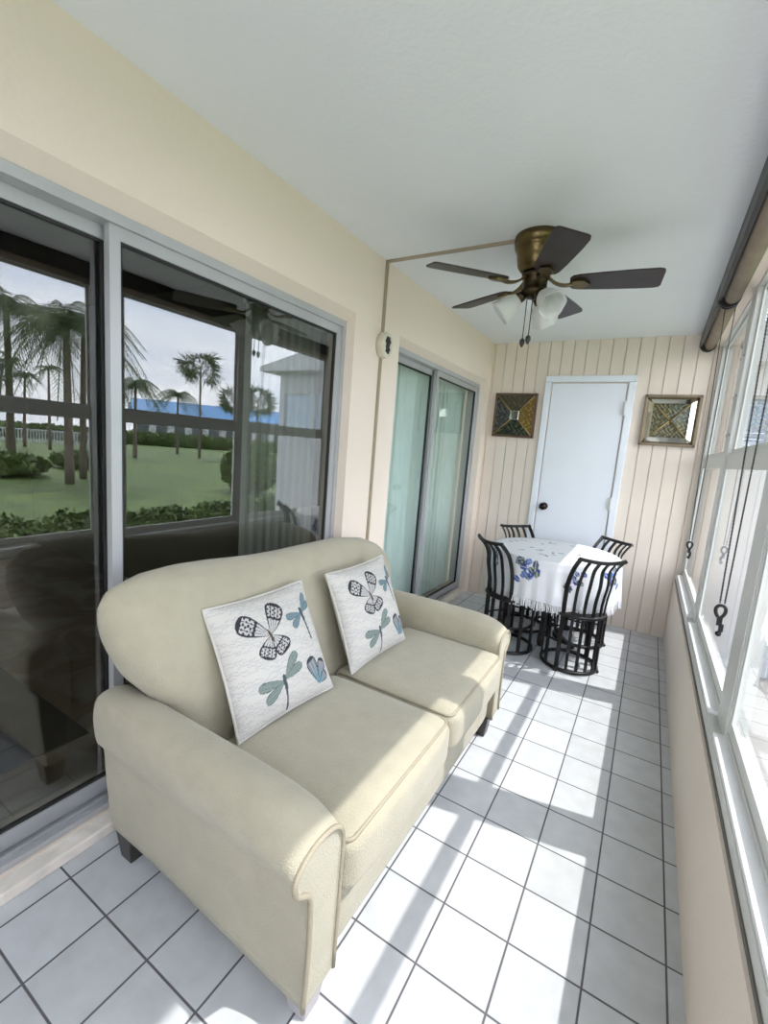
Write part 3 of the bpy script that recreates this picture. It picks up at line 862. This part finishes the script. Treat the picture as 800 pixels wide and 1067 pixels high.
def art(name, cx, cz, w_, h_, kind, label, fm):
    e = empty(name, (cx, YB, cz), label=label, cat='wall art')
    t = .1; f = MB(); y0 = YB-.2
    f.box(cx-w_/2, cx-w_/2+t, y0, YB, cz-h_/2, cz+h_/2).box(cx+w_/2-t, cx+w_/2, y0, YB, cz-h_/2, cz+h_/2)
    f.box(cx-w_/2, cx+w_/2, y0, YB, cz+h_/2-t, cz+h_/2).box(cx-w_/2, cx+w_/2, y0, YB, cz-h_/2, cz-h_/2+t)
    f.build('frame', fm, e, bevel=.02)
    iw, ih = w_/2-t, h_/2-t; N = 90; V = []; P = []
    bord = .24 if kind == 'x' else 0
    iw2, ih2 = iw-bord, ih-bord
    for i in range(N+1):
        for j in range(N+1):
            a, b_ = -1+2*i/N, -1+2*j/N
            m_ = max(abs(a), abs(b_))
            depth = (YB-.04-.12*m_) if kind == 'gold' else (YB-.04-.1*(1-m_))
            V.append(Vector((cx+a*iw2, depth, cz+b_*ih2))); P.append((0, 0, a, b_))
    n = N+1; fs = [(i*n+j, (i+1)*n+j, (i+1)*n+j+1, i*n+j+1) for i in range(N) for j in range(N)]
    MB().add(V, fs, True).build('painted_glass', 'relief', e, cols=panel_cols(P, kind))
    q = MB()
    for sx, sz in ((1, 1), (1, -1), (-1, 1), (-1, -1)):
        yo = YB-.2 if kind == 'gold' else YB-.09
        yi = YB-.08 if kind == 'gold' else YB-.18
        q.tube([(cx+sx*iw, yo, cz+sz*ih), (cx+sx*.02, yi, cz+sz*.02)], .03, 6)
    q.build('diagonal_dividers', 'gold_bar', e)
    if kind == 'gold':
        MB().box(cx-.22, cx+.22, YB-.17, YB-.03, cz-.22, cz+.22).build('mirror_square', 'mirror', e, bevel=.04)
    else:
        for nm, vs in (('l', [(-iw, -ih), (-iw2, -ih2), (-iw2, ih2), (-iw, ih)]), ('r', [(iw, -ih), (iw, ih), (iw2, ih2), (iw2, -ih2)]),
                       ('t', [(-iw, ih), (-iw2, ih2), (iw2, ih2), (iw, ih)]), ('b', [(-iw, -ih), (iw, -ih), (iw2, -ih2), (-iw2, -ih2)])):
            pts = [Vector((cx+a, YB-(.16 if abs(a) < iw-.01 or abs(b_) < ih-.01 else .08), cz+b_)) for a, b_ in vs]
            MB().add(pts+[p+Vector((0, .05, 0)) for p in pts], [(0, 1, 2, 3), (7, 6, 5, 4), (0, 4, 5, 1), (1, 5, 6, 2), (2, 6, 7, 3), (3, 7, 4, 0)]).build('mirror_strip', 'mirror', e)
art('framed_mirror', -7.04, 8.87, 1.92, 2.0, 'gold', 'dark framed square wall art with a small mirror centre left of the white door', 'wood_frame')
art('framed_mirror', -.87, 8.87, 1.94, 2.0, 'x', 'mirror bordered square wall art with crossing diagonals right of the white door', 'pewter')

# ------------------------------------------------------------------ outdoors
GZ = -1.0
struct('ground', MB().box(.8, 60, -200, 420, GZ-.5, GZ-.04), 'ground')
struct('ground_path', MB().box(.8, 10, -60, 60, GZ-.3, GZ+.02), 'path')
lw = MB().box(10, 700, -500, 700, GZ-.4, GZ)
tag(lw.build('lawn', 'lawn'), 'wide green lawn outside the porch windows', 'lawn', kind='stuff')
# clipped shrubs right outside the windows, real leaves
def leafball(mb, c, r, n, ls, rnd, sc=(1, 1, 1)):
    for _ in range(n):
        d = Vector((rnd.gauss(0, 1), rnd.gauss(0, 1), rnd.gauss(0, 1))).normalized()*r*rnd.uniform(.72, 1.03)
        p = Vector(c)+Vector((d.x*sc[0], d.y*sc[1], d.z*sc[2]))
        a = Vector((rnd.gauss(0, 1), rnd.gauss(0, 1), rnd.gauss(0, 1))).normalized()*ls
        b_ = a.cross(Vector((rnd.gauss(0, 1), rnd.gauss(0, 1), rnd.gauss(0, 1)))).normalized()*ls*.5
        mb.add([p-a, p+b_, p+a, p-b_], [(0, 1, 2, 3)])
rnd = random.Random(11)
hd = MB(); 
for k_ in range(46):
    y = -14+k_*1.15
    leafball(hd, (14+rnd.uniform(-1.2, 1.2), y, GZ+.95), 1.25, 420, .22, rnd, (1.6, 1, 1.05))
tag(hd.build('hedge', 'hedge'), 'low leafy hedge planted along the porch wall outside', 'hedge', kind='stuff')
def bush(x, y, r, h, label, n=1500):
    mb = MB(); mb.ball((x, y, GZ+h*.5), r*.86, 12, (1, 1, h/r/2)); leafball(mb, (x, y, GZ+h*.5), r, n, .12*r, rnd, (1, 1, h/r/2))
    tag(mb.build('shrub', 'hedge'), label, 'shrub')
bush(31, 35, 3.9, 6.6, 'large round shrub on the lawn reflected at the middle of the glass')
bush(58, 17, 5.0, 3.0, 'wide dark shrub under the leaning palms reflected in the left pane')
bush(68, 31, 4.0, 3.0, 'dark shrub beside the tall palm trunk reflected in the left pane')
# palms
def palm(x, y, h, rc, lean, nf, label, kind='coco', seed=1):
    rd = random.Random(seed)
    e = empty('palm_tree', (x, y, GZ), label=label, cat='palm tree', group='palm trees across the lawn')
    lx, ly = lean
    pts = [(x+lx*t**1.6, y+ly*t**1.6, GZ+(h)*t) for t in [i/8 for i in range(9)]]
    r0 = max(.3, rc*.038)
    MB().tube(pts, [r0*(1.4-.6*i/8) for i in range(9)], 10).build('trunk', 'trunk', e)
    top = Vector(pts[-1]); cr = MB()
    for k_ in range(nf):
        az = 2*PI*k_/nf*1.0+rd.uniform(-.2, .2)+(k_ % 3)*.5
        el = rd.uniform(-.2, 1.3) if kind == 'coco' else rd.uniform(-.7, 1.4)
        L = rc*rd.uniform(.8, 1.1)
        d = Vector((math.cos(az), math.sin(az), 0)); sp_ = []
        for i in range(9):
            t = i/8; droop = (1.4 if kind == 'coco' else .45)
            sp_.append(top+d*L*math.cos(el*(1-t*.4))*t+Vector((0, 0, L*(math.sin(el)*t-droop*t*t*.8))))
        if kind == 'coco':
            cr.tube(sp_, r0*.12, 4, caps=False)
            side = d.cross(Vector((0, 0, 1)))
            for i in range(1, 40):
                t = i/40; f = t*8; i0 = min(7, int(f)); p = sp_[i0].lerp(sp_[i0+1], f-i0)
                tg = (sp_[i0+1]-sp_[i0]).normalized()
                ll = L*.26*math.sin(PI*min(1, t*.9+.12))**.6
                for sg in (-1, 1):
                    tip = p+(side*sg*.75+tg*.55+Vector((0, 0, -.55+rd.uniform(-.15, .15)))).normalized()*ll
                    wv = tg*L*.007
                    cr.add([p-wv, p+wv, tip], [(0, 1, 2)])
        else:   # fan palm: stalk and a fan of blades
            cr.tube(sp_[:6], r0*.1, 4, caps=False)
            c0 = sp_[5]; tg = (sp_[5]-sp_[4]).normalized(); side = tg.cross(Vector((rd.gauss(0, 1), rd.gauss(0, 1), rd.gauss(0, 1)))).normalized()
            for i in range(-9, 10):
                a = i/9*1.5
                tip = c0+(tg*math.cos(a)+side*math.sin(a)+Vector((0, 0, -.25))+Vector((rd.gauss(0,.12), rd.gauss(0,.12), rd.gauss(0,.12)))).normalized()*L*rd.uniform(.45, .75)
                wv = (side*math.cos(a)-tg*math.sin(a))*L*.02
                mid = c0.lerp(tip, .5)
                cr.add([c0, mid+wv, tip, mid-wv], [(0, 1, 2, 3)])
    cr.build('crown', 'palm', e)
    return e
palm(72, 23, 22, 11, (-14, -5), 26, 'tall coconut palm leaning left at the left edge of the reflected lawn', seed=2)
palm(47, 20, 19.5, 10.5, (-1, -.5), 26, 'big coconut palm nearest the porch reflected in the left pane', seed=3)
palm(52, 24, 21, 9, (-3, -1), 22, 'coconut palm standing just behind the nearest palm', seed=9)
palm(96, 57, 17.5, 9.5, (-2, -1), 22, 'coconut palm at the left edge of the right pane reflection', seed=4)
palm(99, 78, 26, 6.0, (0, 0), 46, 'tall round headed fan palm against the clouds', 'sabal', seed=5)
palm(118, 84, 18.5, 9, (0, 0), 22, 'wide low coconut palm left of the tall fan palm', seed=6)
palm(94, 87, 18.2, 5.2, (0, 0), 42, 'shorter fan palm right of the tall fan palm', 'sabal', seed=7)
palm(86, 88, 18.2, 5.2, (0, 0), 42, 'fan palm seen through the porch window mullion gap', 'sabal', seed=8)
for i, (dx, dy) in enumerate(((0, 0), (6, 3), (12, 2), (15, 8), (4, 9))):
    palm(116+dx, 36+dy*1.4, 19+2*(i % 3), 6, (i-2, 1), 16, ['slender palm in the distant cluster, leftmost', 'slender palm second in the distant cluster', 'slender palm in the middle of the distant cluster', 'slender palm fourth in the distant cluster', 'slender palm at the right of the distant cluster'][i], seed=20+i)

# long low building with a blue roof
def building(x, y, L, ang, label, roof, h=16.5, rh=8.5, dep=40, nwin=12):
    e = empty('resort_building', (x, y, GZ), ang, label=label, cat='building')
    MB().box(-L/2, L/2, 0, dep, 0, h).build('walls', 'ext_white', e, world=False)
    MB().prism([(-3, h), (dep+3, h), (dep*.62, h+rh), (dep*.38, h+rh)], 0, -L/2-3, L/2+3).build('roof', roof, e, world=False)
    for i in range(nwin):
        xx = -L/2+L*(i+.5)/nwin
        MB().box(xx-L/nwin*.3, xx+L/nwin*.3, -.3, 0, 2, h*.75).build('window', 'ext_dark', e, world=False)
    return e
building(215, 195, 120, math.radians(-52), 'long low white building with a blue roof across the lawn', 'blue_roof')
# dark far hedge
hb = MB()
for k_ in range(44):
    t = k_/43; x, y = 205-70*t, 62+110*t
    leafball(hb, (x, y, GZ+2.8), 4.2, 220, .8, rnd, (1.4, 1.4, .8)); hb.ball((x, y, GZ+2.2), 3.4, 8)
tag(hb.build('hedge', 'hedge'), 'dark clipped hedge across the lawn in front of the far building', 'hedge', kind='stuff')
# white picket railing on the left
fe = empty('white_fence', (150, 55, GZ), label='white railing fence beyond the lawn', cat='fence')
s = MB(); p0, p1 = Vector((165, 40, 0)), Vector((140, 78, 0))
for i in range(60):
    p = p0.lerp(p1, i/59); s.box(p.x-.15, p.x+.15, p.y-.15, p.y+.15, GZ, GZ+4.2)
s.build('pickets', 'ext_white', fe)
MB().tube([p0+Vector((0, 0, GZ+4.2)), p1+Vector((0, 0, GZ+4.2))], .2, 6).tube([p0+Vector((0, 0, GZ+.8)), p1+Vector((0, 0, GZ+.8))], .2, 6).build('rail', 'ext_white', fe)

# white wing of the same building beyond the back wall
wg = empty('building_wing', (3, 13.6, GZ), label='white stucco wing of the building seen through the right windows', cat='building')
w = MB()
w.box(.9, 5.4, 13.6, 30, GZ, 7.4).box(.9, 5.4, 13.6, 30, 10.0, 11.2).box(.9, 1.15, 13.6, 30, 7.4, 10.0).box(4.9, 5.4, 13.6, 30, 7.4, 10.0)
w.build('wing_wall', 'ext_white', wg)
MB().prism([(.9, 11.2), (6.6, 11.2), (6.6, 11.5), (.9, 12.8)], 1, 12.9, 32).build('eave', 'ext_white', wg)
j = MB()
for k_ in range(11):
    z = 7.45+k_*.235
    j.box(1.15, 4.9, 13.72, 13.76, z, z+.22, Matrix.Translation((0, 0, 0)))
j.build('jalousie_window', 'jal', wg)
j2 = MB().box(1.15, 1.25, 13.58, 13.8, 7.4, 10).box(2.4, 2.5, 13.58, 13.8, 7.4, 10).box(1.15, 4.9, 13.58, 13.8, 7.38, 7.5).box(1.15, 4.9, 13.58, 13.8, 9.88, 10.0)
j2.build('window_frame', 'white_frame', wg)

# ------------------------------------------------------------------ sky, sun
W = bpy.data.worlds.new('World'); bpy.context.scene.world = W; W.use_nodes = True
nt = W.node_tree; bg = nt.nodes['Background']
tc = nt.nodes.new('ShaderNodeTexCoord'); mp = nt.nodes.new('ShaderNodeMapping'); mp.inputs['Scale'].default_value = (1, 1, 2.4)
nz = nt.nodes.new('ShaderNodeTexNoise'); nz.inputs['Scale'].default_value = 2.6; nz.inputs['Detail'].default_value = 7; nz.inputs['Distortion'].default_value = .4
cr = nt.nodes.new('ShaderNodeValToRGB'); e = cr.color_ramp.elements
e[0].position = .34; e[0].color = lin(196, 206, 226); e[1].position = .66; e[1].color = lin(250, 250, 252)
nt.links.new(tc.outputs['Generated'], mp.inputs[0]); nt.links.new(mp.outputs[0], nz.inputs['Vector'])
nt.links.new(nz.outputs['Fac'], cr.inputs[0]); nt.links.new(cr.outputs[0], bg.inputs['Color'])
bg.inputs['Strength'].default_value = 5.0
sl = bpy.data.lights.new('sun', 'SUN'); sl.energy = 4.3; sl.angle = math.radians(.6); sl.color = (1, .97, .93)
so = bpy.data.objects.new('sun', sl); C.objects.link(so)
dirv = Vector((-.522, -.104, -1)); so.rotation_euler = dirv.to_track_quat('-Z', 'Y').to_euler()

# ------------------------------------------------------------------ camera
R = ((0.8551355878, 0.5124384471, 0.0784217086), (0.1418071689, -0.0857210638, -0.9861757582), (-0.498631982, 0.8544347472, -0.1459705777))
cam = bpy.data.cameras.new('camera'); co = bpy.data.objects.new('camera', cam); C.objects.link(co)
m3 = Matrix((R[0], tuple(-a for a in R[1]), tuple(-a for a in R[2]))).transposed().to_4x4()
co.matrix_world = Matrix.Translation(Vector((-1.16616, -8.97787, 7.00563))*U) @ m3
cam.sensor_fit = 'HORIZONTAL'; cam.sensor_width = 36; cam.lens = 467.705/800*36; cam.clip_start = .02; cam.clip_end = 500
sc = bpy.context.scene; sc.camera = co
sc.view_settings.view_transform = 'Standard'; sc.view_settings.look = 'None'; sc.view_settings.gamma = 1; sc.view_settings.exposure = 0.36
sc.view_settings.use_curve_mapping = False
sc.cycles.max_bounces = 14; sc.cycles.diffuse_bounces = 7; sc.cycles.glossy_bounces = 5; sc.cycles.transparent_max_bounces = 16
sc.cycles.use_denoising = True
